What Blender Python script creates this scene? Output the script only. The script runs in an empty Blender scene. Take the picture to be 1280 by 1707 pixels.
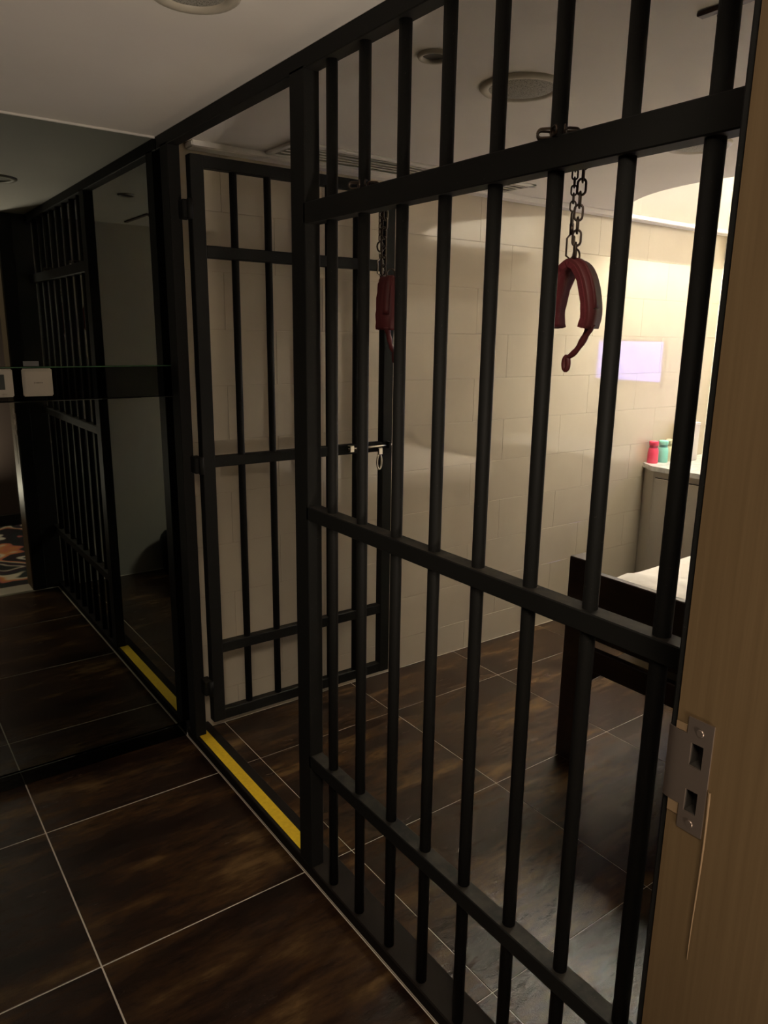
import bpy, bmesh, math, random
from mathutils import Vector, Matrix

random.seed(7)
sc = bpy.context.scene
COL = sc.collection

# ------------------------------------------------------------------ camera
CAM = Vector((0.0, 0.0, 1.5))
YAW, PITCH, ROLL, FPX = 0.629813, 0.236006, 0.0142345, 1229.2
fwd = Vector((math.sin(YAW) * math.cos(PITCH), math.cos(YAW) * math.cos(PITCH), -math.sin(PITCH)))
rgt = Vector((math.cos(YAW), -math.sin(YAW), 0.0))
upv = rgt.cross(fwd)
r2 = math.cos(ROLL) * rgt + math.sin(ROLL) * upv
u2 = -math.sin(ROLL) * rgt + math.cos(ROLL) * upv
cam_d = bpy.data.cameras.new('camera')
cam_d.sensor_fit = 'VERTICAL'
cam_d.sensor_height = 36.0
cam_d.lens = FPX / 1707.0 * 36.0
cam_d.clip_start = 0.02
cam = bpy.data.objects.new('camera', cam_d)
COL.objects.link(cam)
cam.matrix_world = Matrix((
    (r2.x, u2.x, -fwd.x, CAM.x),
    (r2.y, u2.y, -fwd.y, CAM.y),
    (r2.z, u2.z, -fwd.z, CAM.z),
    (0, 0, 0, 1)))
sc.camera = cam

# ------------------------------------------------------------------ world, exposure
w = bpy.data.worlds.new('world')
sc.world = w
w.use_nodes = True
w.node_tree.nodes['Background'].inputs[0].default_value = (0.0, 0.0, 0.0, 1)
w.node_tree.nodes['Background'].inputs[1].default_value = 0.0
vs = sc.view_settings
vs.view_transform = 'Standard'
vs.look = 'None'
vs.gamma = 1.0
vs.use_curve_mapping = False
vs.exposure = 0.0
try:
    sc.cycles.use_denoising = True
    sc.cycles.diffuse_bounces = 8
    sc.cycles.max_bounces = 14
except Exception:
    pass

# light levels of the lamps and added glowing parts (their meshes are built further down)
COVE_STRENGTH = 900.0        # lamp in the raised ceiling recess of the cell
COVE_COLOR = (1.0, 0.93, 0.75)
BAFFLE_GLOW = 1.7          # glow added on that lamp's unseen light-shaping baffles
CORRIDOR_STRENGTH = 34.0     # ceiling panel of the corridor behind the camera
CORRIDOR_COLOR = (1.0, 0.84, 0.66)
ADDED_UPLIGHT_STRENGTH = 240.0    # added unseen uplight, brightens the ceiling outside the bars
SCREEN_STRENGTH = 6.0        # small screen on the cell's far wall

# ------------------------------------------------------------------ helpers
def tag(o, label=None, cat=None, group=None, kind=None):
    if label: o['label'] = label
    if cat: o['category'] = cat
    if group: o['group'] = group
    if kind: o['kind'] = kind
    return o

def empty(name, loc=(0, 0, 0), rz=0.0):
    o = bpy.data.objects.new(name, None)
    o.location = loc
    o.rotation_euler = (0, 0, rz)
    o.empty_display_size = 0.05
    COL.objects.link(o)
    return o

class MB:
    """collects shapes into one mesh"""
    def __init__(self):
        self.bm = bmesh.new()
    def box(self, lo, hi, bev=0.0, seg=1):
        b = bmesh.new()
        bmesh.ops.create_cube(b, size=1.0)
        lo = Vector(lo); hi = Vector(hi)
        s = hi - lo; c = (hi + lo) / 2
        for v in b.verts:
            v.co = Vector((v.co.x * s.x + c.x, v.co.y * s.y + c.y, v.co.z * s.z + c.z))
        if bev > 0:
            bmesh.ops.bevel(b, geom=b.edges[:], offset=bev, segments=seg, affect='EDGES')
        self._add(b)
        return self
    def _add(self, b):
        m = bpy.data.meshes.new('tmp')
        b.to_mesh(m); b.free()
        self.bm.from_mesh(m)
        bpy.data.meshes.remove(m)
    def cyl(self, p0, p1, r0, r1=None, n=20, caps=True):
        r1 = r0 if r1 is None else r1
        p0 = Vector(p0); p1 = Vector(p1)
        z = (p1 - p0).normalized()
        a = Vector((1, 0, 0)) if abs(z.x) < 0.9 else Vector((0, 1, 0))
        x = z.cross(a).normalized(); y = z.cross(x)
        A = []; B = []
        for i in range(n):
            t = 2 * math.pi * i / n
            d = x * math.cos(t) + y * math.sin(t)
            A.append(self.bm.verts.new(p0 + d * r0)); B.append(self.bm.verts.new(p1 + d * r1))
        for i in range(n):
            j = (i + 1) % n
            f = self.bm.faces.new((A[i], A[j], B[j], B[i])); f.smooth = True
        if caps:
            self.bm.faces.new(A[::-1]); self.bm.faces.new(B)
        return self
    def lathe(self, prof, c=(0, 0, 0), n=28, smooth=True):
        c = Vector(c); rings = []
        for r, z in prof:
            if r < 1e-6:
                rings.append([self.bm.verts.new(c + Vector((0, 0, z)))])
            else:
                rings.append([self.bm.verts.new(c + Vector((r * math.cos(2 * math.pi * i / n), r * math.sin(2 * math.pi * i / n), z))) for i in range(n)])
        for a, b in zip(rings, rings[1:]):
            for i in range(n):
                j = (i + 1) % n
                q = [a[i % len(a)], a[j % len(a)], b[j % len(b)], b[i % len(b)]]
                u = []
                for v in q:
                    if v not in u: u.append(v)
                if len(u) > 2:
                    f = self.bm.faces.new(u); f.smooth = smooth
        return self
    def tube(self, pts, r, n=8, closed=False, caps=True):
        pts = [Vector(p) for p in pts]; m = len(pts)
        rings = []; prev = None
        for k in range(m):
            if closed:
                d = (pts[(k + 1) % m] - pts[k - 1]).normalized()
            else:
                d = (pts[min(k + 1, m - 1)] - pts[max(k - 1, 0)]).normalized()
            if prev is None:
                a = Vector((0, 0, 1)) if abs(d.z) < 0.9 else Vector((1, 0, 0))
                x = d.cross(a).normalized()
            else:
                x = (prev - d * prev.dot(d)).normalized()
            prev = x; y = d.cross(x)
            rr = r(k / (m - 1)) if callable(r) else r
            rings.append([self.bm.verts.new(pts[k] + x * rr * math.cos(2 * math.pi * i / n) + y * rr * math.sin(2 * math.pi * i / n)) for i in range(n)])
        rng = range(m) if closed else range(m - 1)
        for k in rng:
            a = rings[k]; b = rings[(k + 1) % m]
            for i in range(n):
                j = (i + 1) % n
                f = self.bm.faces.new((a[i], a[j], b[j], b[i])); f.smooth = True
        if caps and not closed:
            self.bm.faces.new(rings[0][::-1]); self.bm.faces.new(rings[-1])
        return self
    def strap(self, pts, width, th, wdir=Vector((1, 0, 0)), smooth=True, wob=0.0):
        """flat band following pts, width along wdir; width may be a function of t"""
        pts = [Vector(p) for p in pts]; m = len(pts); rings = []
        for k in range(m):
            d = (pts[min(k + 1, m - 1)] - pts[max(k - 1, 0)]).normalized()
            wd = (wdir - d * wdir.dot(d)).normalized()
            nrm = d.cross(wd).normalized()
            wv = width(k / (m - 1)) if callable(width) else width
            q = wob * math.sin(k * 2.1) if wob else 0
            c = pts[k]
            rings.append([self.bm.verts.new(c + wd * (sx * (wv / 2 + q)) + nrm * (sy * th / 2)) for sx, sy in ((-1, -1), (1, -1), (1, 1), (-1, 1))])
        for a, b in zip(rings, rings[1:]):
            for i in range(4):
                j = (i + 1) % 4
                f = self.bm.faces.new((a[i], a[j], b[j], b[i])); f.smooth = smooth and i in (0, 2)
        self.bm.faces.new(rings[0][::-1]); self.bm.faces.new(rings[-1])
        return self
    def prism(self, poly, z0, z1):
        A = [self.bm.verts.new((x, y, z0)) for x, y in poly]
        B = [self.bm.verts.new((x, y, z1)) for x, y in poly]
        n = len(poly)
        for i in range(n):
            j = (i + 1) % n
            self.bm.faces.new((A[i], A[j], B[j], B[i]))
        self.bm.faces.new(A[::-1]); self.bm.faces.new(B)
        return self
    def build(self, name, mat, parent=None, loc=None):
        bmesh.ops.recalc_face_normals(self.bm, faces=self.bm.faces[:])
        me = bpy.data.meshes.new(name)
        self.bm.to_mesh(me); self.bm.free()
        me.materials.append(mat)
        o = bpy.data.objects.new(name, me)
        COL.objects.link(o)
        if parent: o.parent = parent
        if loc: o.location = loc
        return o

def inst(src, name, parent=None, loc=(0, 0, 0), rot=(0, 0, 0), scale=None):
    o = bpy.data.objects.new(name, src.data)
    COL.objects.link(o)
    o.location = loc; o.rotation_euler = rot
    if scale: o.scale = scale
    if parent: o.parent = parent
    return o

# ------------------------------------------------------------------ materials
def mat(name, color=(0.5, 0.5, 0.5), rough=0.5, metal=0.0, spec=0.5):
    m = bpy.data.materials.new(name); m.use_nodes = True
    b = m.node_tree.nodes['Principled BSDF']
    b.inputs['Base Color'].default_value = (*color, 1)
    b.inputs['Roughness'].default_value = rough
    b.inputs['Metallic'].default_value = metal
    b.inputs['Specular IOR Level'].default_value = spec
    return m
def N(m, t, **kw):
    n = m.node_tree.nodes.new(t)
    for k, v in kw.items(): setattr(n, k, v)
    return n
def LK(m, a, b): m.node_tree.links.new(a, b)
def BS(m): return m.node_tree.nodes['Principled BSDF']
def coords(m, scale, kind='Position'):
    if kind == 'Position':
        g = N(m, 'ShaderNodeNewGeometry').outputs['Position']
    else:
        g = N(m, 'ShaderNodeTexCoord').outputs['Object']
    mp = N(m, 'ShaderNodeMapping')
    mp.inputs['Scale'].default_value = scale
    LK(m, g, mp.inputs['Vector'])
    return mp
def noise(m, vec, scale, detail=4, rough=0.55):
    n = N(m, 'ShaderNodeTexNoise')
    n.inputs['Scale'].default_value = scale; n.inputs['Detail'].default_value = detail; n.inputs['Roughness'].default_value = rough
    LK(m, vec, n.inputs['Vector'])
    return n
def ramp(m, fac, stops):
    r = N(m, 'ShaderNodeValToRGB')
    el = r.color_ramp.elements
    while len(el) > 1: el.remove(el[-1])
    el[0].position = stops[0][0]; el[0].color = (*stops[0][1], 1)
    for p, c in stops[1:]:
        e = el.new(p); e.color = (*c, 1)
    LK(m, fac, r.inputs['Fac'])
    return r
def bump(m, h, strength, dist=0.01):
    b = N(m, 'ShaderNodeBump')
    b.inputs['Strength'].default_value = strength; b.inputs['Distance'].default_value = dist
    LK(m, h, b.inputs['Height']); LK(m, b.outputs['Normal'], BS(m).inputs['Normal'])

def mat_emit(name, color, strength):
    m = bpy.data.materials.new(name); m.use_nodes = True
    b = BS(m)
    b.inputs['Base Color'].default_value = (0.8, 0.8, 0.8, 1)
    b.inputs['Emission Color'].default_value = (*color, 1)
    b.inputs['Emission Strength'].default_value = strength
    return m

# black painted steel: dust on upward faces, small paint flecks
BLACK = mat('black_painted_steel', (0.012, 0.012, 0.011), 0.62, 0.0, 0.2)
_c = coords(BLACK, (1, 1, 1))
_n = noise(BLACK, _c.outputs[0], 260, 3)
_fl = ramp(BLACK, _n.outputs['Fac'], [(0.0, (0, 0, 0)), (0.70, (0, 0, 0)), (0.74, (1, 1, 1))])
_n2 = noise(BLACK, _c.outputs[0], 22, 5)
_du = ramp(BLACK, _n2.outputs['Fac'], [(0.40, (0, 0, 0)), (0.62, (1, 1, 1))])
_g = N(BLACK, 'ShaderNodeNewGeometry'); _s = N(BLACK, 'ShaderNodeSeparateXYZ'); LK(BLACK, _g.outputs['Normal'], _s.inputs[0])
_up = ramp(BLACK, _s.outputs['Z'], [(0.80, (0, 0, 0)), (0.95, (1, 1, 1))])
_mu = N(BLACK, 'ShaderNodeMath', operation='MULTIPLY'); LK(BLACK, _du.outputs['Color'], _mu.inputs[0]); LK(BLACK, _up.outputs['Color'], _mu.inputs[1])
_m2 = N(BLACK, 'ShaderNodeMath', operation='MULTIPLY'); LK(BLACK, _mu.outputs[0], _m2.inputs[0]); _m2.inputs[1].default_value = 0.28
_mx = N(BLACK, 'ShaderNodeMixRGB'); _mx.inputs['Color1'].default_value = (0.012, 0.012, 0.011, 1); _mx.inputs['Color2'].default_value = (0.06, 0.055, 0.045, 1)
LK(BLACK, _fl.outputs['Color'], _mx.inputs['Fac'])
_mx2 = N(BLACK, 'ShaderNodeMixRGB'); _mx2.inputs['Color2'].default_value = (0.10, 0.085, 0.065, 1)
LK(BLACK, _m2.outputs[0], _mx2.inputs['Fac']); LK(BLACK, _mx.outputs[0], _mx2.inputs['Color1'])
LK(BLACK, _mx2.outputs[0], BS(BLACK).inputs['Base Color'])

# floor tile: dark brown stone look with bronze streaks, glossy with patches of rougher glaze
TILE = mat('brown_stone_tile', (0.02, 0.012, 0.009), 0.2, 0.0, 0.38)
_oi = N(TILE, 'ShaderNodeObjectInfo')
_pos = N(TILE, 'ShaderNodeNewGeometry')
_cm = N(TILE, 'ShaderNodeCombineXYZ')
_mm = N(TILE, 'ShaderNodeMath', operation='MULTIPLY'); _mm.inputs[1].default_value = 37.0
LK(TILE, _oi.outputs['Random'], _mm.inputs[0]); LK(TILE, _mm.outputs[0], _cm.inputs['Z'])
_ad = N(TILE, 'ShaderNodeVectorMath', operation='ADD'); LK(TILE, _pos.outputs['Position'], _ad.inputs[0]); LK(TILE, _cm.outputs[0], _ad.inputs[1])
_mp = N(TILE, 'ShaderNodeMapping'); _mp.inputs['Scale'].default_value = (1.6, 5.5, 1.0); _mp.inputs['Rotation'].default_value = (0, 0, 0.10); LK(TILE, _ad.outputs[0], _mp.inputs['Vector'])
_na = noise(TILE, _mp.outputs[0], 1.5, 7, 0.62)
_cr = ramp(TILE, _na.outputs['Fac'], [(0.30, (0.010, 0.006, 0.005)), (0.47, (0.026, 0.013, 0.008)), (0.565, (0.050, 0.025, 0.011)), (0.67, (0.125, 0.072, 0.029)), (0.79, (0.16, 0.105, 0.055))])
LK(TILE, _cr.outputs['Color'], BS(TILE).inputs['Base Color'])
_nb = noise(TILE, _mp.outputs[0], 2.6, 8, 0.7)
_rr = ramp(TILE, _nb.outputs['Fac'], [(0.35, (0.07, 0.07, 0.07)), (0.55, (0.14, 0.14, 0.14)), (0.68, (0.30, 0.30, 0.30))])
LK(TILE, _rr.outputs['Color'], BS(TILE).inputs['Roughness'])
_nc = noise(TILE, _ad.outputs[0], 420, 3, 0.6)
bump(TILE, _nc.outputs['Fac'], 0.35, 0.002)

GROUT = mat('pale_grout', (0.66, 0.60, 0.51), 0.8)
# glossy cream wall tile
WTILE = mat('cream_glazed_tile', (0.66, 0.56, 0.42), 0.05, 0.0, 1.0)
_c = coords(WTILE, (1, 1, 1)); _n = noise(WTILE, _c.outputs[0], 3.0, 3)
_r = ramp(WTILE, _n.outputs['Fac'], [(0.3, (0.58, 0.51, 0.395)), (0.7, (0.64, 0.57, 0.445))])
LK(WTILE, _r.outputs['Color'], BS(WTILE).inputs['Base Color'])
_nv = noise(WTILE, coords(WTILE, (9, 9, 2.5)).outputs[0], 1.5, 2)
bump(WTILE, _nv.outputs['Fac'], 0.03, 0.01)
WGROUT = mat('tan_wall_grout', (0.52, 0.45, 0.34), 0.5)
WHITE = mat('white_ceiling_paint', (0.72, 0.67, 0.62), 0.75)
_c = coords(WHITE, (1, 1, 1)); _n = noise(WHITE, _c.outputs[0], 2.0, 4)
_r = ramp(WHITE, _n.outputs['Fac'], [(0.3, (0.79, 0.76, 0.72)), (0.7, (0.84, 0.81, 0.77))]); LK(WHITE, _r.outputs['Color'], BS(WHITE).inputs['Base Color'])
PALE = mat('pale_wall_paint', (0.80, 0.77, 0.70), 0.5)
TAUPE = mat('taupe_wall_paint', (0.36, 0.33, 0.29), 0.6)
DARKWALL = mat('black_wall_paint', (0.012, 0.011, 0.010), 0.5)
# tinted mirror glass
MIRROR = mat('dark_tinted_mirror', (0.26, 0.285, 0.262), 0.015, 1.0)
BAND = mat('black_glass_band', (0.045, 0.05, 0.047), 0.03, 1.0)
GLASSEDGE = mat('green_glass_edge', (0.05, 0.12, 0.06), 0.2)
# wood jamb
WOOD = mat('tan_wood_veneer', (0.30, 0.19, 0.09), 0.5, 0.0, 0.25)
_c = coords(WOOD, (30, 60, 1.2)); _n = noise(WOOD, _c.outputs[0], 2.2, 6, 0.6)
_r = ramp(WOOD, _n.outputs['Fac'], [(0.3, (0.095, 0.062, 0.030)), (0.7, (0.122, 0.082, 0.041))]); LK(WOOD, _r.outputs['Color'], BS(WOOD).inputs['Base Color'])
bump(WOOD, _n.outputs['Fac'], 0.06, 0.003)
RAWWOOD = mat('chipped_raw_wood', (0.17, 0.11, 0.055), 0.8)
STEEL = mat('brushed_strike_steel', (0.30, 0.24, 0.20), 0.38, 0.8)
CHROME = mat('bright_steel', (0.75, 0.70, 0.62), 0.22, 1.0)
CHAINM = mat('dark_chain_steel', (0.10, 0.075, 0.06), 0.35, 0.85)
LEATHER = mat('dark_red_leather', (0.135, 0.028, 0.030), 0.5)
_c = coords(LEATHER, (1, 1, 1)); _n = noise(LEATHER, _c.outputs[0], 300, 3); bump(LEATHER, _n.outputs['Fac'], 0.15, 0.001)
LINING = mat('red_soft_lining', (0.15, 0.020, 0.026), 0.85)
_c = coords(LINING, (1, 1, 1)); _n = noise(LINING, _c.outputs[0], 500, 3); bump(LINING, _n.outputs['Fac'], 0.4, 0.002)
YELLOW = mat('yellow_tape', (0.62, 0.40, 0.015), 0.32)
_c = coords(YELLOW, (60, 60, 60)); _n = noise(YELLOW, _c.outputs[0], 1.5, 4)
_r = ramp(YELLOW, _n.outputs['Fac'], [(0.3, (0.68, 0.44, 0.02)), (0.7, (0.80, 0.54, 0.03))]); LK(YELLOW, _r.outputs['Color'], BS(YELLOW).inputs['Base Color'])
bump(YELLOW, _n.outputs['Fac'], 0.25, 0.002)
DARKWOOD = mat('dark_stained_wood', (0.022, 0.012, 0.009), 0.35)
_c = coords(DARKWOOD, (25, 4, 25)); _n = noise(DARKWOOD, _c.outputs[0], 2, 5)
_r = ramp(DARKWOOD, _n.outputs['Fac'], [(0.3, (0.016, 0.009, 0.007)), (0.7, (0.032, 0.017, 0.012))]); LK(DARKWOOD, _r.outputs['Color'], BS(DARKWOOD).inputs['Base Color'])
SHEET = mat('white_sheet', (0.80, 0.74, 0.68), 0.85)
_c = coords(SHEET, (1, 1, 1)); _n = noise(SHEET, _c.outputs[0], 7, 3); bump(SHEET, _n.outputs['Fac'], 0.25, 0.03)
PLY = mat('pale_plywood', (0.50, 0.40, 0.30), 0.6)
CABGREY = mat('taupe_cabinet_laminate', (0.44, 0.40, 0.34), 0.4)
STONE = mat('pale_stone_top', (0.62, 0.60, 0.56), 0.15)
_c = coords(STONE, (1, 1, 1)); _n = noise(STONE, _c.outputs[0], 30, 5)
_r = ramp(STONE, _n.outputs['Fac'], [(0.35, (0.52, 0.51, 0.48)), (0.65, (0.68, 0.66, 0.62))]); LK(STONE, _r.outputs['Color'], BS(STONE).inputs['Base Color'])
PINK = mat('pink_plastic', (0.75, 0.06, 0.13), 0.35)
PINKD = mat('dark_pink_plastic', (0.38, 0.03, 0.07), 0.4)
MINT = mat('mint_plastic', (0.25, 0.66, 0.55), 0.35)
MINTD = mat('dark_mint_plastic', (0.12, 0.36, 0.32), 0.4)
CREAMP = mat('cream_plastic', (0.76, 0.68, 0.46), 0.35)
CREAMD = mat('olive_plastic', (0.42, 0.37, 0.22), 0.4)
CARD = mat('off_white_card', (0.75, 0.70, 0.60), 0.7)
PLASTIC = mat('ivory_switch_plastic', (0.38, 0.34, 0.27), 0.35)
LCD = mat('unlit_display', (0.03, 0.04, 0.035), 0.2)
PRINT = mat('grey_print', (0.10, 0.09, 0.07), 0.6)
GREYREFL = mat('grey_reflection_paint', (0.10, 0.10, 0.10), 0.5)
FIXT = mat('fixture_ring', (0.50, 0.46, 0.38), 0.45)
GRILLE = mat('speaker_grille', (0.34, 0.33, 0.29), 0.7)
_c = coords(GRILLE, (1, 1, 1)); _v = N(GRILLE, 'ShaderNodeTexVoronoi'); _v.inputs['Scale'].default_value = 260; LK(GRILLE, _c.outputs[0], _v.inputs['Vector'])
_r = ramp(GRILLE, _v.outputs['Distance'], [(0.25, (0.14, 0.135, 0.12)), (0.45, (0.38, 0.365, 0.32))]); LK(GRILLE, _r.outputs['Color'], BS(GRILLE).inputs['Base Color'])
CANDARK = mat('dark_reflector', (0.03, 0.026, 0.022), 0.5, 0.0)
BROWNSTRIP = mat('brown_track', (0.10, 0.06, 0.045), 0.5)
SILL = mat('worn_black_sill', (0.014, 0.011, 0.009), 0.8, 0.0, 0.1)
BINMAT = mat('black_bin_plastic', (0.01, 0.01, 0.01), 0.45)
CAULK = mat('pale_caulk', (0.36, 0.31, 0.25), 0.8)
HALLWALL = mat('brown_corridor_wall', (0.055, 0.036, 0.030), 0.6)
THRESH = mat('pale_threshold_stone', (0.55, 0.48, 0.38), 0.35)
# patterned carpet
CARPET = mat('patterned_carpet', (0.02, 0.03, 0.03), 0.95)
_c = coords(CARPET, (2.6, 2.6, 1))
_n = noise(CARPET, _c.outputs[0], 0.8, 2.0, 0.45)
_r = ramp(CARPET, _n.outputs['Fac'], [(0.0, (0.012, 0.02, 0.022)), (0.40, (0.02, 0.035, 0.035)), (0.415, (0.9, 0.82, 0.66)), (0.435, (0.9, 0.82, 0.66)), (0.445, (0.03, 0.012, 0.02)), (0.50, (0.02, 0.02, 0.022)), (0.535, (0.02, 0.03, 0.03)), (0.54, (0.60, 0.16, 0.13)), (0.565, (0.75, 0.30, 0.08)), (0.58, (0.85, 0.74, 0.55)), (0.592, (0.85, 0.74, 0.55)), (0.60, (0.02, 0.03, 0.03)), (0.68, (0.05, 0.015, 0.03)), (0.70, (0.7, 0.6, 0.45)), (0.72, (0.02, 0.02, 0.02))])
LK(CARPET, _r.outputs['Color'], BS(CARPET).inputs['Base Color'])

COVE = mat_emit('recess_lamp_diffuser', COVE_COLOR, COVE_STRENGTH)
BAFFLE = mat_emit('added_baffle_glow', (1.0, 0.93, 0.78), BAFFLE_GLOW)
UPL = mat_emit('added_uplight_diffuser', CORRIDOR_COLOR, ADDED_UPLIGHT_STRENGTH)
HALLLAMP = mat_emit('corridor_lamp_diffuser', CORRIDOR_COLOR, CORRIDOR_STRENGTH)
SCREEN = mat_emit('lit_screen', (0.28, 0.28, 1.0), SCREEN_STRENGTH)
BS(BAFFLE).inputs['Base Color'].default_value = (0.22, 0.20, 0.17, 1)
BS(SCREEN).inputs['Base Color'].default_value = (0.02, 0.02, 0.03, 1)

# ------------------------------------------------------------------ the setting
YB = 2.503      # front of the far wall (mirror and tiles)
YF = 0.44       # room side of the wall with the doorway
XL, XR = -1.3, 4.25
ZC = 2.10       # ceiling
XS0, XS1 = 0.90, 0.985   # sill of the barred partition
DX0, DX1 = -0.15, 0.76   # doorway opening

def struct(o): o['kind'] = 'structure'; return o

# floor slab with grout surface, tiles laid on it
fl = struct(MB().box((XL - 0.1, YF - 0.13, -0.08), (XR + 0.1, YB + 0.1, -0.0012)).build('floor', GROUT))
ycuts = [YF + 0.012, 0.99, 1.59, 2.19, YB - 0.002]
xo = [XL, -0.869, -0.269, 0.331, 0.897]
xi = [XS1 + 0.002, 1.057, 1.655, 2.252, 2.85, 3.45, 4.05, XR]
G = 0.0021
tile_cache = {}
def lay(x0, x1, y0, y1, G):
    x0 += G; x1 -= G; y0 += G; y1 -= G
    key = (round(x1 - x0, 4), round(y1 - y0, 4))
    loc = ((x0 + x1) / 2, (y0 + y1) / 2, 0)
    if key not in tile_cache:
        hx, hy = key[0] / 2, key[1] / 2
        o = MB().box((-hx, -hy, -0.010), (hx, hy, 0.0), 0.0008).build('floor_tile', TILE, fl, loc)
        tile_cache[key] = o
    else:
        inst(tile_cache[key], 'floor_tile', fl, loc)
for xs in (xo, xi):
    for a, b in zip(xs, xs[1:]):
        for c, d in zip(ycuts, ycuts[1:]):
            lay(a, b, c, d, 0.0019 if xs is xo else 0.0010)

# far wall, left half: dark mirror panels; right half: cream tiles
wb = struct(MB().box((XL - 0.1, YB + 0.008, -0.05), (XS1 - 0.05, YB + 0.12, ZC + 0.5)).build('wall_back', DARKWALL))
mx1 = 0.935
MB().box((XL, YB - 0.006, 0.056), (mx1, YB + 0.008, 1.284), 0.001).build('mirror_panel', MIRROR, wb)
MB().box((XL, YB - 0.006, 1.389), (mx1, YB + 0.008, ZC - 0.006), 0.001).build('mirror_panel', MIRROR, wb)
MB().box((XL, YB - 0.004, 1.286), (mx1, YB + 0.008, 1.386), 0.001).build('black_band', BAND, wb)
MB().box((XL, YB - 0.006, 1.3862), (mx1, YB + 0.004, 1.3888)).build('glass_edge', GLASSEDGE, wb)
struct(MB().box((XL, YB - 0.012, 0.0), (XS0 - 0.001, YB + 0.008, 0.054), 0.002).build('baseboard_back', BAND))
struct(MB().box((XL, YB - 0.012, ZC - 0.006), (XS0 - 0.002, YB + 0.008, ZC), 0.001).build('trim_1', WHITE))

wt = struct(MB().box((XS1 - 0.05, YB + 0.0018, -0.05), (XR + 0.1, YB + 0.12, 3.1)).build('wall_side', WGROUT))
rows = [0.0] + [0.143 + 0.195 * k for k in range(10)] + [2.097]
tw = 0.40
wt_cache = {}
for k, (z0, z1) in enumerate(zip(rows, rows[1:])):
    off = 2.32 if k % 2 == 0 else 2.52
    x = off - tw * 6
    while x < XR:
        a = max(x, XS1 - 0.045); b = min(x + tw, XR)
        x += tw
        if b - a < 0.02: continue
        a += 0.0003; b -= 0.0003
        key = (round(b - a, 4), round(z1 - z0 - 0.0014, 4))
        loc = ((a + b) / 2, YB, (z0 + z1) / 2)
        if key not in wt_cache:
            wt_cache[key] = MB().box((-key[0] / 2, 0, -key[1] / 2), (key[0] / 2, 0.011, key[1] / 2), 0.0006).build('wall_tile', WTILE, wt, loc)
        else:
            inst(wt_cache[key], 'wall_tile', wt, loc)
# plain plaster above the tiles in the recess
MB().box((2.7, YB + 0.001, 2.098), (XR, YB + 0.010, 2.87)).build('plaster', WHITE, wt)
# white cornice along the tiled wall
struct(MB().box((1.0, YB - 0.060, ZC - 0.022), (XR, YB - 0.001, ZC - 0.001), 0.004, 2).build('trim_2', WHITE))

# wall with the doorway: dark on the corridor-side room, pale in the cell
wr = struct(MB().box((DX1 + 0.02, 0.292, -0.05), (XS0 + 0.03, YF, 2.6)).box((XL - 0.1, 0.292, -0.05), (DX0 - 0.02, YF, 2.6)).box((DX0 - 0.02, 0.292, 2.04), (DX1 + 0.02, YF, 2.6)).build('wall_front', DARKWALL))
struct(MB().box((XS0 + 0.03, 0.292, -0.05), (XR + 0.1, YF, 2.6)).build('wall_front_cell', TAUPE))
struct(MB().box((XR, YF, -0.05), (XR + 0.1, YB + 0.1, 3.1)).build('wall_far', PALE))
struct(MB().box((XL - 0.1, YF, -0.05), (XL, YB, 2.3)).build('wall_left', DARKWALL))

# ceiling with the curved recess
CX, CY, CR = 3.60, 1.752, 0.77
a0 = math.atan2(1.0 - CY, -math.sqrt(CR ** 2 - (1.0 - CY) ** 2)) % (2 * math.pi)
a1 = math.atan2(YB - CY, -math.sqrt(CR ** 2 - (YB - CY) ** 2)) % (2 * math.pi)
arc = [(CX + CR * math.cos(a0 + (a1 - a0) * i / 32), CY + CR * math.sin(a0 + (a1 - a0) * i / 32)) for i in range(33)]
poly = [(XL, YF - 0.002), (XR, YF - 0.002), (XR, 1.0)] + arc + [(XL, YB + 0.008)]
struct(MB().prism(poly, ZC, ZC + 0.06).build('ceiling', WHITE))
rec = [(XR, 1.0)] + arc + [(XR, YB + 0.008)]
m = MB()
for (xa, ya), (xb, yb) in zip(rec[:-1], rec[1:-1]):
    f = m.bm.faces.new([m.bm.verts.new(p) for p in ((xa, ya, ZC + 0.06), (xb, yb, ZC + 0.06), (xb, yb, 2.87), (xa, ya, 2.87))])
struct(m.build('wall_recess', WHITE))
struct(MB().prism(rec, 2.852, 2.87).build('ceiling_recess', WHITE))

# the recess lamp
lamp = empty('recess_lamp', (3.60, 2.20, 2.85))
tag(lamp, 'long lit ceiling lamp with added glowing baffles in the raised ceiling recess', 'lamp')
MB().box((-0.44, -0.12, -0.012), (0.44, 0.12, 0.0), 0.003).build('housing', WHITE, lamp)
MB().box((-0.42, -0.013, -0.034), (0.42, 0.013, -0.012), 0.004).build('diffuser', COVE, lamp)
for lo, hi in (((-0.44, 0.110, -0.35), (0.44, 0.120, -0.012)), ((-0.44, -0.120, -0.06), (0.44, -0.110, -0.012)),
               ((-0.44, -0.109, -0.06), (-0.43, 0.109, -0.012)), ((0.43, -0.109, -0.06), (0.44, 0.109, -0.012))):
    MB().box(lo, hi, 0.002).build('added_glow_baffle', BAFFLE, lamp)  # added baffles: cut the lamp's light on the wall, their glow lifts the recess

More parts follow.
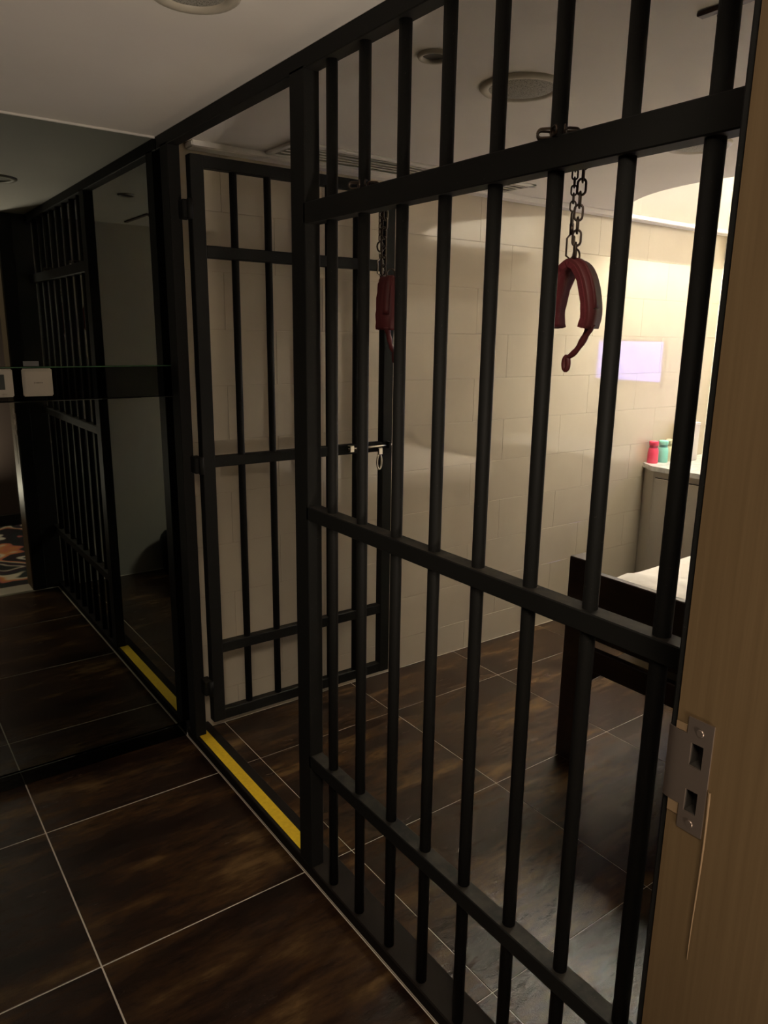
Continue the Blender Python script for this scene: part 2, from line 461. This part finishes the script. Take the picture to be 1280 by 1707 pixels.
# ------------------------------------------------------------------ doorway and corridor behind the camera
d1 = struct(empty('door_1', (0, 0, 0)))
def holed(x0, x1, y0, y1, z0, z1, holes):
    """board in the y-z plane with rectangular holes (ya,yb,za,zb)"""
    ys = sorted({y0, y1, *[h[0] for h in holes], *[h[1] for h in holes]})
    zs = sorted({z0, z1, *[h[2] for h in holes], *[h[3] for h in holes]})
    mm_ = MB(); bm = mm_.bm
    V = {}
    def v(x, y, z):
        k = (round(x, 5), round(y, 5), round(z, 5))
        if k not in V: V[k] = bm.verts.new((x, y, z))
        return V[k]
    def solid(i, j):
        if i < 0 or j < 0 or i >= len(ys) - 1 or j >= len(zs) - 1: return False
        yc = (ys[i] + ys[i + 1]) / 2; zc = (zs[j] + zs[j + 1]) / 2
        return not any(h[0] < yc < h[1] and h[2] < zc < h[3] for h in holes)
    for i in range(len(ys) - 1):
        for j in range(len(zs) - 1):
            if not solid(i, j): continue
            ya, yb, za, zb = ys[i], ys[i + 1], zs[j], zs[j + 1]
            bm.faces.new((v(x0, ya, za), v(x0, ya, zb), v(x0, yb, zb), v(x0, yb, za)))
            bm.faces.new((v(x1, ya, za), v(x1, yb, za), v(x1, yb, zb), v(x1, ya, zb)))
            if not solid(i - 1, j): bm.faces.new((v(x0, ya, za), v(x1, ya, za), v(x1, ya, zb), v(x0, ya, zb)))
            if not solid(i + 1, j): bm.faces.new((v(x0, yb, za), v(x0, yb, zb), v(x1, yb, zb), v(x1, yb, za)))
            if not solid(i, j - 1): bm.faces.new((v(x0, ya, za), v(x0, yb, za), v(x1, yb, za), v(x1, ya, za)))
            if not solid(i, j + 1): bm.faces.new((v(x0, ya, zb), v(x1, ya, zb), v(x1, yb, zb), v(x0, yb, zb)))
    return mm_
SH = [(0.401, 0.419, 1.006, 1.038), (0.401, 0.419, 0.945, 0.977)]
holed(DX1, DX1 + 0.019, 0.288, YF - 0.0005, 0.0, 2.04, SH).build('jamb', WOOD, d1)
MB().box((DX0 - 0.019, 0.288, 0.0), (DX0, YF - 0.0005, 2.04)).build('jamb', WOOD, d1)
MB().box((DX0, 0.288, 2.02), (DX1, YF - 0.0005, 2.04)).build('head_jamb', WOOD, d1)
MB().box((DX1 + 0.004, YF, 0.0), (DX1 + 0.075, YF + 0.011, 2.10), 0.003).build('casing', BLACK, d1)
MB().box((DX0 - 0.075, YF, 0.0), (DX0 - 0.004, YF + 0.011, 2.10), 0.003).build('casing', BLACK, d1)
MB().box((DX0, 0.315, -0.004), (DX1, YF + 0.008, 0.006), 0.002).build('threshold', THRESH, d1)
SH2 = [(0.402, 0.418, 1.007, 1.037), (0.402, 0.418, 0.946, 0.976)]
sp = holed(DX1 - 0.002, DX1 + 0.0005, 0.392, 0.424, 0.921, 1.068, SH2).build('strike_plate', STEEL, d1)
tag(sp, 'worn steel strike plate with two latch holes')
for h in SH:
    holed(DX1 + 0.0005, DX1 + 0.0185, h[0] + 0.0002, h[1] - 0.0002, h[2] + 0.0002, h[3] - 0.0002, [(h[0] + 0.0015, h[1] - 0.0015, h[2] + 0.0015, h[3] - 0.0015)]).box((DX1 + 0.017, h[0] + 0.0005, h[2] + 0.0005), (DX1 + 0.0185, h[1] - 0.0005, h[3] - 0.0005)).build('pocket_shade_liner', CANDARK, sp)  # dark liner added to put the shade into the latch holes
m = MB()
n_ = 8
for k in range(n_):
    t0, t1 = k / n_, (k + 1) / n_
    f0 = 0.424 + 0.025 * t0; f1 = 0.424 + 0.025 * t1
    o0 = 0.003 * t0 ** 4; o1 = 0.003 * t1 ** 4
    for zz in ((0.952, 1.046),):
        q = [(DX1 - 0.002 + o0, f0, zz[0]), (DX1 - 0.002 + o1, f1, zz[0]), (DX1 - 0.002 + o1, f1, zz[1]), (DX1 - 0.002 + o0, f0, zz[1])]
        qa = [m.bm.verts.new(p) for p in q]; qb = [m.bm.verts.new((p[0] + 0.0018, p[1], p[2])) for p in q]
        m.bm.faces.new(qa); m.bm.faces.new(qb[::-1])
        for i in range(4):
            m.bm.faces.new((qa[i], qa[(i + 1) % 4], qb[(i + 1) % 4], qb[i]))
m.build('lip', STEEL, sp)
for zz in (1.053, 0.933):
    MB().cyl((DX1 - 0.0034, 0.408, zz), (DX1 - 0.001, 0.408, zz), 0.0042, 0.005, 14).build('screw', STEEL, sp)
# raw wood shows where the recess for the lip was cut
MB().box((DX1 - 0.0012, 0.4255, 0.936), (DX1 + 0.001, YF - 0.0008, 0.9515)).build('chipped_patch', RAWWOOD, d1)
MB().box((DX1 - 0.0012, 0.4255, 1.0465), (DX1 + 0.001, YF - 0.0008, 1.056)).build('chipped_patch', RAWWOOD, d1)
MB().tube([(DX1 - 0.0004, 0.389 - 0.001 * math.sin(t * 5), 0.985 - 0.235 * t) for t in [i / 12 for i in range(13)]], lambda t: 0.0018 * (1 - 0.6 * t), 6).build('paint_drip', RAWWOOD, d1)

cf = struct(MB().box((-2.0, -1.26, -0.06), (2.4, 0.314, 0.002)).build('floor_corridor', CARPET))
struct(MB().box((-2.0, -1.36, -0.05), (2.4, -1.26, 2.55)).build('wall_corridor', HALLWALL))
struct(MB().box((-2.1, -1.36, -0.05), (-2.0, 0.30, 2.55)).build('wall_corridor_left', HALLWALL))
struct(MB().box((2.4, -1.36, -0.05), (2.5, 0.30, 2.55)).build('wall_corridor_right', HALLWALL))
struct(MB().box((-2.0, -1.258, 0.002), (2.4, -1.245, 0.09), 0.002).build('baseboard_corridor', BLACK))
struct(MB().box((-2.0, -1.26, 2.45), (2.4, 0.292, 2.5)).build('ceiling_corridor', HALLWALL))
hl = empty('corridor_lamp', (-0.30, -0.55, 2.45))
tag(hl, 'lit square ceiling lamp in the carpeted corridor outside the doorway', 'lamp')
MB().box((-0.32, -0.32, -0.03), (0.32, 0.32, 0.0), 0.004).build('frame', WHITE, hl)
MB().box((-0.29, -0.29, -0.036), (0.29, 0.29, -0.028), 0.003).build('diffuser', HALLLAMP, hl)

ul = empty('added_uplight', (0.38, -1.02, 0.002))  # uplight added to brighten the outer ceiling, no such lamp is known
tag(ul, 'added unseen uplight in the corridor that brightens the ceiling outside the bars', 'lamp')
MB().lathe([(0.0, 0.0), (0.13, 0.0), (0.13, 0.012), (0.02, 0.022), (0.016, 0.16)], n=32).build('base', BLACK, ul)
MB().lathe([(0.016, 0.15), (0.06, 0.16), (0.165, 0.33), (0.160, 0.33), (0.055, 0.166)], n=40).build('shade', BLACK, ul)
MB().lathe([(0.150, 0.318), (0.08, 0.324), (0.0, 0.326)], n=40).build('diffuser', UPL, ul)

# ------------------------------------------------------------------ barred partition
F0, F1 = 0.90, 0.938          # depth of rails and posts
BX = 0.921                    # bar axis
fence = empty('barred_partition', (BX, 1.5, 0))
tag(fence, 'black painted steel jail-bar partition with four rails, from doorway to mirror wall', 'cell bars')
def part(mb, name, material, parent, world_parent):
    o = mb.build(name, material, parent)
    o.matrix_parent_inverse = Matrix.Translation(-Vector(world_parent))
    return o
FW = (BX, 1.5, 0)
PY0, PY1 = 1.556, 1.622       # latch post
MY0, MY1 = 2.398, 2.462       # hinge post by the mirror
part(MB().box((F0, YF + 0.002, 2.062), (F1, YB - 0.008, ZC), 0.002), 'rail', BLACK, fence, FW)
for z0, z1 in ((1.744, 1.790), (1.045, 1.080), (0.348, 0.386)):
    part(MB().box((F0, YF + 0.002, z0), (F1, PY0 + 0.01, z1), 0.002), 'rail', BLACK, fence, FW)
part(MB().box((F0, PY0, 0.03), (F1 + 0.002, PY1, 2.07), 0.002), 'post', BLACK, fence, FW)
part(MB().box((F0, MY0, 0.03), (F1 + 0.002, MY1, 2.07), 0.002), 'post', BLACK, fence, FW)
bar0 = MB().cyl((0, 0, 0.03), (0, 0, 2.07), 0.0126, n=24).build('bar', BLACK, fence)
bar_y = [1.473, 1.348, 1.217, 1.090, 0.962, 0.831, 0.702]
bar0.location = (0, bar_y[0] - 1.5, 0)
for y in bar_y[1:]:
    inst(bar0, 'bar', fence, (0, y - 1.5, 0))
part(MB().cyl((BX, 0.572, 0.03), (BX, 0.572, 2.07), 0.0135, n=24), 'end_bar', BLACK, fence, FW)
part(MB().box((XS0, YF + 0.012, -0.002), (XS1, YB - 0.014, 0.034), 0.003), 'sill', SILL, fence, FW)
part(MB().box((XS0 - 0.0022, YF + 0.012, -0.002), (XS0 + 0.001, YB - 0.014, 0.0022)), 'caulk_line', CAULK, fence, FW)
tape = MB().box((0.912, PY1 + 0.002, 0.0342), (0.950, MY1 + 0.015, 0.0356)).build('yellow_tape', YELLOW)
tag(tape, 'yellow warning tape stuck on the door sill', 'tape')

# ------------------------------------------------------------------ barred door, standing open into the cell
DY0, DY1 = 2.350, 2.386
DXa, DXb = 0.953, 1.748
door = empty('barred_door', (DXa, DY0, 0.10))
tag(door, 'black barred steel cell door swung open into the cell beside the mirror wall', 'door')
DW = (DXa, DY0, 0.10)
def dp(mb, name, m_=BLACK, par=None):
    return part(mb, name, m_, par or door, DW)
dp(MB().box((DXa, DY0, 0.10), (DXa + 0.045, DY1, 2.036), 0.002), 'stile')
dp(MB().box((DXb - 0.046, DY0, 0.10), (DXb, DY1, 2.036), 0.002), 'stile')
for z0, z1 in ((2.000, 2.036), (1.732, 1.770), (1.050, 1.087), (0.366, 0.404), (0.100, 0.140)):
    dp(MB().box((DXa + 0.044, DY0 + 0.002, z0), (DXb - 0.045, DY1 - 0.002, z1), 0.002), 'rail')
db0 = MB().cyl((0, 0, 0.02), (0, 0, 1.92), 0.0125, n=20).build('bar', BLACK, door)
dbx = [1.103, 1.226, 1.345, 1.464, 1.583]
for i, x in enumerate(dbx):
    p = (x - DXa, (DY1 - DY0) / 2, 0)
    if i == 0: db0.location = p
    else: inst(db0, 'bar', door, p)
for z in (1.875, 1.06, 0.235):
    dp(MB().box((F1 - 0.01, DY0 + 0.010, z - 0.028), (DXa + 0.006, MY0 + 0.012, z + 0.028), 0.003).cyl((DXa - 0.004, DY0 + 0.004, z - 0.03), (DXa - 0.004, DY0 + 0.004, z + 0.03), 0.009, n=14), 'hinge')
bolt = dp(MB().cyl((1.53, DY0 - 0.012, 1.072), (DXb + 0.018, DY0 - 0.012, 1.076), 0.0048, n=12).cyl((DXb + 0.012, DY0 - 0.012, 1.076), (DXb + 0.024, DY0 - 0.012, 1.076), 0.0075, n=12), 'bolt', CHROME)
tag(bolt, 'bright steel slide bolt')
dp(MB().box((1.535, DY0 - 0.020, 1.060), (1.555, DY0 + 0.001, 1.086), 0.002), 'bolt_keeper', CHROME)
dp(MB().box((DXb - 0.03, DY0 - 0.020, 1.062), (DXb - 0.018, DY0 + 0.001, 1.090), 0.002), 'bolt_keeper', BLACK)
hsp = [(1.676 + 0.011 * math.cos(t), DY0 - 0.014, 1.012 + 0.030 * math.sin(t)) for t in [2 * math.pi * i / 22 for i in range(22)]]
dp(MB().tube(hsp, 0.0042, 8, closed=True).box((1.668, DY0 - 0.020, 1.040), (1.690, DY0 - 0.008, 1.068), 0.003), 'hasp', CHROME)

# ------------------------------------------------------------------ hanging chains and red cuffs
def link_mesh(L, Wd, r):
    pts = []
    h = (L - Wd) / 2
    for i in range(9):
        a = math.pi * i / 8
        pts.append((math.cos(a) * Wd / 2, 0, h + math.sin(a) * Wd / 2))
    for i in range(9):
        a = math.pi + math.pi * i / 8
        pts.append((math.cos(a) * Wd / 2, 0, -h + math.sin(a) * Wd / 2))
    return MB().tube(pts, r, 6, closed=True)
def make_chain(bx, by, ztop, zend, label, turn, side):
    t = empty('hanging_chain', (bx, by, ztop))
    tag(t, label, 'chain', 'chains on the upper rail')
    big = None; small = None
    def put(kind, p, yaw_, tilt=0.0, sc_=1.0):
        nonlocal big, small
        nm = 'chain_link'
        if kind == 'big':
            if big is None:
                big = link_mesh(0.0235, 0.0125, 0.0020).build(nm, CHAINM, t); o = big
            else: o = inst(big, nm, t)
        else:
            if small is None:
                small = link_mesh(0.0150, 0.0085, 0.0015).build(nm, CHAINM, t); o = small
            else: o = inst(small, nm, t)
        o.location = p; o.rotation_euler = (tilt, 0, yaw_)
        return o
    # loop around the bar, resting on the rail
    for i in range(8):
        a = 2 * math.pi * (i + 0.5) / 8
        o = put('big', (0.0215 * math.cos(a), 0.0215 * math.sin(a), 0.0), a)
        o.rotation_euler = (math.pi / 2 + (0.9 if i % 2 else -0.2), 0, a + math.pi / 2)
        o.rotation_euler = (0.5 if i % 2 else -0.7, math.pi / 2, a)
    # strand of large links
    za = ztop - 0.006; n = 0
    z = -0.006
    x1, y1 = 0.040, -0.020
    while ztop + z - 0.010 > zend:
        put('big', (x1 + 0.001 * math.sin(n), y1 + 0.0008 * n, z - 0.010), turn + (math.pi / 2 if n % 2 else 0.0))
        z -= 0.0185; n += 1
    # finer strand with rings and a snap hook
    x2, y2 = 0.040, -0.003
    z = -0.040; n = 0
    while z > -0.105:
        put('small', (x2, y2, z), turn + (math.pi / 2 if n % 2 else 0.0)); z -= 0.0115; n += 1
    R1 = [(x2 + 0.010 * math.cos(a) * math.cos(turn), y2 + 0.010 * math.cos(a) * math.sin(turn), 0.010 * math.sin(a)) for a in [2 * math.pi * i / 18 for i in range(18)]]
    for zc in (-0.026, -0.116):
        MB().tube([(p[0], p[1], p[2] + zc) for p in R1], 0.0019, 6, closed=True).build('ring', CHAINM, t)
    zb = zend - ztop
    MB().cyl((x2, y2, -0.123), (x2 + 0.001, y2, -0.140), 0.0035, n=10).tube([(x2, y2, -0.136), (x2 + 0.004, y2 - 0.004, -0.143), (x2 + 0.004, y2 - 0.005, zb - 0.004), (x2, y2 - 0.001, zb - 0.009), (x2 - 0.004, y2 + 0.004, zb - 0.004), (x2 - 0.004, y2 + 0.004, -0.145), (x2, y2, -0.138)], 0.0017, 6).build('snap_hook', CHAINM if side > 0 else CHROME, t)
    return t
def make_cuff(loc, rz, label, spread, drop, curl):
    t = empty('red_cuff', loc, rz)
    tag(t, label, 'cuff', 'red cuffs hanging on chains')
    W_ = 0.045
    HP = [(0, 0), (0.20, -0.03), (0.47, -0.12), (0.76, -0.33), (0.95, -0.62), (1.0, -0.82), (0.90, -1.0)]
    def U(off, s=1.0):
        half = []
        for i in range(16):
            q = i / 15 * (len(HP) - 1); k = min(int(q), len(HP) - 2); u = q - k
            P = [HP[max(k - 1, 0)] if k else (-HP[1][0], HP[1][1]), HP[k], HP[k + 1], HP[min(k + 2, len(HP) - 1)]]
            c = []
            for d in (0, 1):
                a_, b_, c_, d_ = P[0][d], P[1][d], P[2][d], P[3][d]
                c.append(0.5 * (2 * b_ + (c_ - a_) * u + (2 * a_ - 5 * b_ + 4 * c_ - d_) * u * u + (3 * b_ - a_ - 3 * c_ + d_) * u ** 3))
            half.append((spread * c[0], drop * c[1]))
        full = [(-y, z) for y, z in half[::-1]] + half[1:]
        pts = []
        for i in range(len(full)):
            y0, z0 = full[max(i - 1, 0)]; y1, z1 = full[min(i + 1, len(full) - 1)]
            ln = math.hypot(y1 - y0, z1 - z0)
            pts.append((0, full[i][0] + off * (z1 - z0) / ln, full[i][1] - off * (y1 - y0) / ln))
        return pts
    MB().strap(U(0.0), lambda q: W_ * (0.86 + 0.14 * math.sin(math.pi * q)), 0.0042).build('strap', LEATHER, t)
    MB().strap(U(0.0058), lambda q: W_ * 1.10, 0.0075, wob=0.0008).build('lining', LINING, t)
    MB().strap(U(-0.0035)[4:27], 0.014, 0.0026).build('belt', LEATHER, t)
    MB().tube([(0.009 * math.cos(a), 0, 0.008 + 0.009 * math.sin(a)) for a in [2 * math.pi * i / 16 for i in range(16)]], 0.0018, 6, closed=True).build('d_ring', CHAINM, t)
    for yy, zz in ((spread * 0.72, -drop * 0.32), (spread * 0.93, -drop * 0.58)):
        MB().lathe([(0.0, 0.0025), (0.002, 0.002), (0.003, 0.0)], n=10).build('rivet', CHROME, t, (0.0, yy + 0.004, zz + 0.003)).rotation_euler = (-1.0, 0, 0)
    s = curl
    e0 = U(0.0)[0 if s > 0 else 30]
    pts = []
    for i in range(14):
        q = i / 13
        pts.append((e0[0] + 0.004 * q, e0[1] + s * 0.044 * q ** 1.6, e0[2] + 0.006 - 0.052 * q + 0.004 * math.sin(q * 6)))
    MB().tube(pts, lambda q: 0.0068 - 0.0026 * q + 0.0006 * math.sin(q * 60), 10).build('tail', LEATHER, t)
    p = Vector(pts[-1])
    MB().tube([(p.x, p.y + 0.0042 * math.cos(a), p.z - 0.009 + 0.0105 * math.sin(a)) for a in [2 * math.pi * i / 18 for i in range(18)]], 0.0043, 8, closed=True).build('tail_loop', LEATHER, t)
    return t
make_chain(BX, 0.831, 1.797, 1.630, 'dark chain hanging from the upper rail nearer the wooden door jamb', 0.6, 1)
make_chain(BX, 1.348, 1.797, 1.632, 'dark chain hanging from the upper rail beside the open barred door', 0.2, -1)
make_cuff((0.968, 0.820, 1.618), 0.12, 'dark red leather cuff hanging open like a horseshoe with curled tail', 0.040, 0.104, 1)
make_cuff((0.968, 1.316, 1.618), -0.95, 'red leather cuff hanging narrow and edge-on near the latch post', 0.026, 0.108, 1)

# ------------------------------------------------------------------ wall switch, thermostat on the mirror band
sw = empty('switch_plate', (0.488, YB - 0.004, 1.342))
tag(sw, 'square ivory blank wall plate with tiny print on the black band', 'wall plate')
MB().box((-0.043, -0.009, -0.042), (0.043, 0.0, 0.042), 0.003, 2).build('frame', PLASTIC, sw)
MB().box((-0.037, -0.0115, -0.036), (0.037, -0.008, 0.036), 0.0015, 2).build('cover', PLASTIC, sw)
m = MB()
for i, (wd, hh) in enumerate(((0.0022, 0.004), (0.0026, 0.0032), (0.0034, 0.0032), (0.0026, 0.0032), (0.0020, 0.004), (0.0028, 0.0034))):
    x = -0.011 + i * 0.0042
    m.box((x, -0.0118, -0.001 - hh / 2), (x + wd, -0.0112, -0.001 + hh / 2))
m.build('print', PRINT, sw)
th = empty('thermostat', (0.376, YB - 0.004, 1.342))
tag(th, 'ivory wall thermostat with a small unlit grey display', 'thermostat')
MB().box((-0.043, -0.010, -0.042), (0.043, 0.0, 0.042), 0.003, 2).build('frame', PLASTIC, th)
MB().box((-0.036, -0.013, -0.028), (0.030, -0.009, 0.032), 0.0015, 2).build('bezel', PLASTIC, th)
MB().box((-0.031, -0.0138, -0.019), (0.019, -0.0125, 0.026), 0.0006).build('display', LCD, th)
for k in range(3):
    MB().box((-0.025 + k * 0.018, -0.0138, -0.037), (-0.013 + k * 0.018, -0.009, -0.032), 0.0008).build('button', PLASTIC, th)
refl = MB().box((0.452, YB - 0.0085, 1.391), (0.497, YB - 0.0062, 1.406), 0.0006).build('painted_reflection', GREYREFL)  # flat grey patch painted for a reflection in the mirror glass
tag(refl, 'small grey patch painted as a reflection in the mirror above the blank wall plate', 'painted_reflection')

# ------------------------------------------------------------------ ceiling fixtures
def downlight(name, x, y, R, label, rm=None):
    t = empty(name, (x, y, ZC)); tag(t, label, 'downlight')
    MB().lathe([(R, 0.0), (R, -0.004), (R * 0.93, -0.008), (R * 0.74, -0.007), (R * 0.70, -0.001)], n=36).build('ring', FIXT, t)
    MB().lathe([(R * 0.70, -0.001), (R * 0.62, -0.002), (R * 0.50, -0.0012), (0.0, -0.0008)], n=36).build('reflector', rm or CANDARK, t)
    return t
downlight('ceiling_downlight', 1.146, 1.408, 0.038, 'small unlit recessed downlight in the cell ceiling')
downlight('ceiling_downlight', 0.605, 1.440, 0.085, 'large unlit round downlight in the ceiling outside the bars', GRILLE)
def speaker(x, y, R, label):
    t = empty('ceiling_speaker', (x, y, ZC)); tag(t, label, 'speaker', 'round ceiling speakers')
    MB().lathe([(R, 0.0), (R, -0.005), (R * 0.95, -0.010), (R * 0.84, -0.010), (R * 0.78, -0.006)], n=44).build('ring', FIXT, t)
    MB().lathe([(R * 0.79, -0.006), (R * 0.55, -0.011), (R * 0.25, -0.013), (0.0, -0.0135)], n=44).build('grille', GRILLE, t)
speaker(1.448, 1.436, 0.103, 'round ceiling speaker with grey grille beside the small downlight')
speaker(2.290, 1.480, 0.100, 'round ceiling speaker deeper in the cell, half hidden by the upper rail')

# air diffuser along the tiled wall
ad = empty('air_diffuser', (1.82, 2.36, ZC)); tag(ad, 'long white slotted air vent in the ceiling along the tiled wall', 'vent')
MB().box((-0.56, -0.115, -0.010), (0.56, -0.092, 0), 0.003).box((-0.56, 0.072, -0.010), (0.56, 0.095, 0), 0.003).box((-0.56, -0.115, -0.010), (-0.535, 0.095, 0), 0.003).box((0.535, -0.115, -0.010), (0.56, 0.095, 0), 0.003).build('frame', WHITE, ad)
MB().box((-0.54, -0.1, -0.0015), (0.54, 0.08, 0)).build('backing', FIXT, ad)
sl = None
for k in range(5):
    y = -0.075 + k * 0.034
    if sl is None:
        sl = MB().box((-0.535, -0.011, -0.0025), (0.535, 0.011, 0.0), 0.0008).build('slat', WHITE, ad, (0, y, -0.004)); sl.rotation_euler = (0.35, 0, 0); sl.location.z = -0.007
    else:
        inst(sl, 'slat', ad, (0, y, -0.007), (0.35, 0, 0))

# ceiling track with a ring, near the doorway end of the cell
tr = empty('ceiling_track', (1.405, 0.84, ZC)); tag(tr, 'short brown ceiling track with a metal ring near the doorway end', 'ceiling track')
MB().box((-0.010, -0.28, -0.008), (0.010, 0.095, 0.0), 0.002).build('strip', BROWNSTRIP, tr)
MB().tube([(0.03 + 0.016 * math.cos(a), 0.055 + 0.016 * math.sin(a), -0.006) for a in [2 * math.pi * i / 20 for i in range(20)]], 0.003, 8, closed=True).build('ring', CHAINM, tr)

# ------------------------------------------------------------------ bed
bed = empty('bed', (1.97, 1.05, 0)); tag(bed, 'dark wooden bed frame with tall square posts behind the bars', 'bed')
BW = (1.97, 1.05, 0)
def bp(mb, name, m_=DARKWOOD): return part(mb, name, m_, bed, BW)
for (x, y) in ((1.965, 1.522), (1.965, 0.500), (3.45, 1.522), (3.45, 0.500)):
    bp(MB().box((x, y, 0.0), (x + 0.078, y + 0.078, 0.765), 0.003), 'post')
for x in (1.985, 3.472):
    bp(MB().box((x, 0.577, 0.484), (x + 0.030, 1.523, 0.722), 0.003), 'footboard')
    bp(MB().box((x, 0.577, 0.368), (x + 0.030, 1.523, 0.448), 0.003), 'lower_rail')
for y in (0.525, 1.545):
    bp(MB().box((2.042, y, 0.46), (3.451, y + 0.030, 0.60), 0.003), 'side_rail')
m = MB(); v = [m.bm.verts.new(p) for p in ((1.985, 1.523, 0.30), (1.985, 1.523, 0.37), (1.985, 1.447, 0.37), (2.015, 1.523, 0.30), (2.015, 1.523, 0.37), (2.015, 1.447, 0.37))]
for f in ((0, 1, 2), (5, 4, 3), (0, 3, 4, 1), (1, 4, 5, 2), (2, 5, 3, 0)): m.bm.faces.new([v[i] for i in f])
bp(m, 'bracket')
bp(MB().box((2.016, 0.58, 0.352), (3.47, 1.52, 0.366)), 'shelf', PLY)
bp(MB().box((2.02, 0.556, 0.52), (3.47, 1.544, 0.55)), 'base', DARKWOOD)
# mattress with sheet: grid with soft folds
mt = empty('mattress', (2.75, 1.05, 0.55)); tag(mt, 'mattress covered with a creased white sheet on the bed', 'mattress')
m = MB(); nx, ny = 44, 32
gx0, gx1, gy0, gy1 = -0.700, 0.690, -0.468, 0.468
rowsv = []
for i in range(nx + 1):
    rv = []
    for j in range(ny + 1):
        x = gx0 + (gx1 - gx0) * i / nx; y = gy0 + (gy1 - gy0) * j / ny
        ex = min(x - gx0, gx1 - x, y - gy0, gy1 - y)
        z = 0.150 - 0.03 * math.exp(-ex / 0.018)
        z += 0.006 * math.sin(9 * x + 4 * y + 2 * math.sin(5 * y)) * min(1, ex / 0.06)
        z += 0.014 * math.exp(-((x + 0.60 - 0.35 * (0.40 - y)) / 0.035) ** 2) * min(1, ex / 0.05)
        rv.append(m.bm.verts.new((x, y, z)))
    rowsv.append(rv)
for i in range(nx):
    for j in range(ny):
        f = m.bm.faces.new((rowsv[i][j], rowsv[i + 1][j], rowsv[i + 1][j + 1], rowsv[i][j + 1])); f.smooth = True
rim = [rowsv[i][0] for i in range(nx + 1)] + [rowsv[nx][j] for j in range(1, ny + 1)] + [rowsv[i][ny] for i in range(nx - 1, -1, -1)] + [rowsv[0][j] for j in range(ny - 1, 0, -1)]
low = [m.bm.verts.new((q.co.x, q.co.y, 0.0)) for q in rim]
for i in range(len(rim)):
    j = (i + 1) % len(rim)
    m.bm.faces.new((rim[i], rim[j], low[j], low[i]))
m.bm.faces.new(low)
m.build('sheet', SHEET, mt)

# ------------------------------------------------------------------ counter cabinets against the far wall
def cabinet(y0, y1, label, chamfer):
    t = empty('base_cabinet', (3.60, (y0 + y1) / 2, 0)); tag(t, label, 'cabinet', 'base cabinets')
    W0 = (3.60, (y0 + y1) / 2, 0)
    if chamfer:
        b = MB().prism([(3.60, y0), (3.60, y1 - 0.105), (3.668, y1), (4.248, y1), (4.248, y0)], 0.0, 0.784)
        dy1 = y1 - 0.125
    else:
        b = MB().box((3.60, y0, 0.0), (4.248, y1, 0.784)); dy1 = y1 - 0.012
    part(b, 'body', CABGREY, t, W0)
    d = part(MB().box((3.588, y0 + 0.008, 0.07), (3.597, dy1, 0.745), 0.002), 'door', CABGREY, t, W0)
    part(MB().box((3.597, y0 + 0.004, 0.066), (3.6005, dy1 + 0.004, 0.749)), 'gap_shade', DARKWOOD, t, W0)  # dark sheet painted as the shade in the gap around the door
    h = MB().tube([(3.588, y0 + 0.05, 0.60), (3.568, y0 + 0.05, 0.60), (3.568, y0 + 0.05, 0.70), (3.588, y0 + 0.05, 0.70)], 0.005, 8).build('handle', CHROME, d)
cabinet(1.90, 2.498, 'taupe base cabinet with chamfered corner against the tiled wall', True)
cabinet(1.30, 1.898, 'taupe base cabinet next to the chamfered corner one', False)
top = MB().prism([(3.578, 1.29), (3.578, 2.395), (3.648, 2.499), (4.249, 2.499), (4.249, 1.29)], 0.785, 0.811).build('worktop', STONE)
tag(top, 'pale stone worktop with a clipped corner on the taupe cabinets', 'worktop')
def bottle(x, y, mb_, md_, label):
    t = empty('lidded_jar', (x, y, 0.8112)); tag(t, label, 'jar', 'lidded jars on the worktop')
    MB().lathe([(0.0, 0.0), (0.028, 0.0), (0.030, 0.004), (0.0295, 0.06), (0.027, 0.078), (0.0235, 0.086)], n=26).build('body', mb_, t)
    MB().lathe([(0.0235, 0.085), (0.023, 0.100)], n=26).build('neck', md_, t)
    MB().lathe([(0.023, 0.100), (0.026, 0.101), (0.026, 0.121), (0.024, 0.124), (0.0, 0.124)], n=26).build('lid', mb_, t)
bottle(3.680, 2.462, PINK, PINKD, 'pink lidded jar, nearest the tiled wall on the worktop')
bottle(3.755, 2.450, MINT, MINTD, 'mint green lidded jar between the pink and cream jars')
bottle(3.830, 2.455, CREAMP, CREAMD, 'cream lidded jar beside the mint one')
bx_ = empty('paper_box', (3.950, 2.430, 0.8112)); tag(bx_, 'tall off-white box standing behind the jars on the worktop', 'box')
MB().box((-0.045, -0.05, 0.0), (0.045, 0.05, 0.215), 0.004).build('body', CARD, bx_)
MB().box((-0.047, -0.052, 0.205), (0.047, 0.052, 0.222), 0.003).build('lid', CARD, bx_)

# wall screen
ws = empty('wall_screen', (XR, 1.93, 1.355)); tag(ws, 'small lit lavender-blue screen on the far cell wall, mirrored in the tiles', 'screen')
MB().box((-0.030, -0.262, -0.140), (0.0, 0.262, 0.140), 0.004).build('casing', BLACK, ws)
MB().box((-0.033, -0.247, -0.125), (-0.029, 0.247, 0.125), 0.001).build('display', SCREEN, ws)

# small waste bin seen only in the mirror
wbn = empty('waste_bin', (1.575, 0.545, 0.0)); tag(wbn, 'small black waste bin with domed lid against the front wall, seen in the mirror', 'bin')
MB().lathe([(0.0, 0.0), (0.060, 0.0), (0.072, 0.20), (0.072, 0.205)], n=28).build('body', BINMAT, wbn)
MB().lathe([(0.076, 0.200), (0.076, 0.212), (0.068, 0.245), (0.045, 0.272), (0.0, 0.282)], n=28).build('lid', BINMAT, wbn)
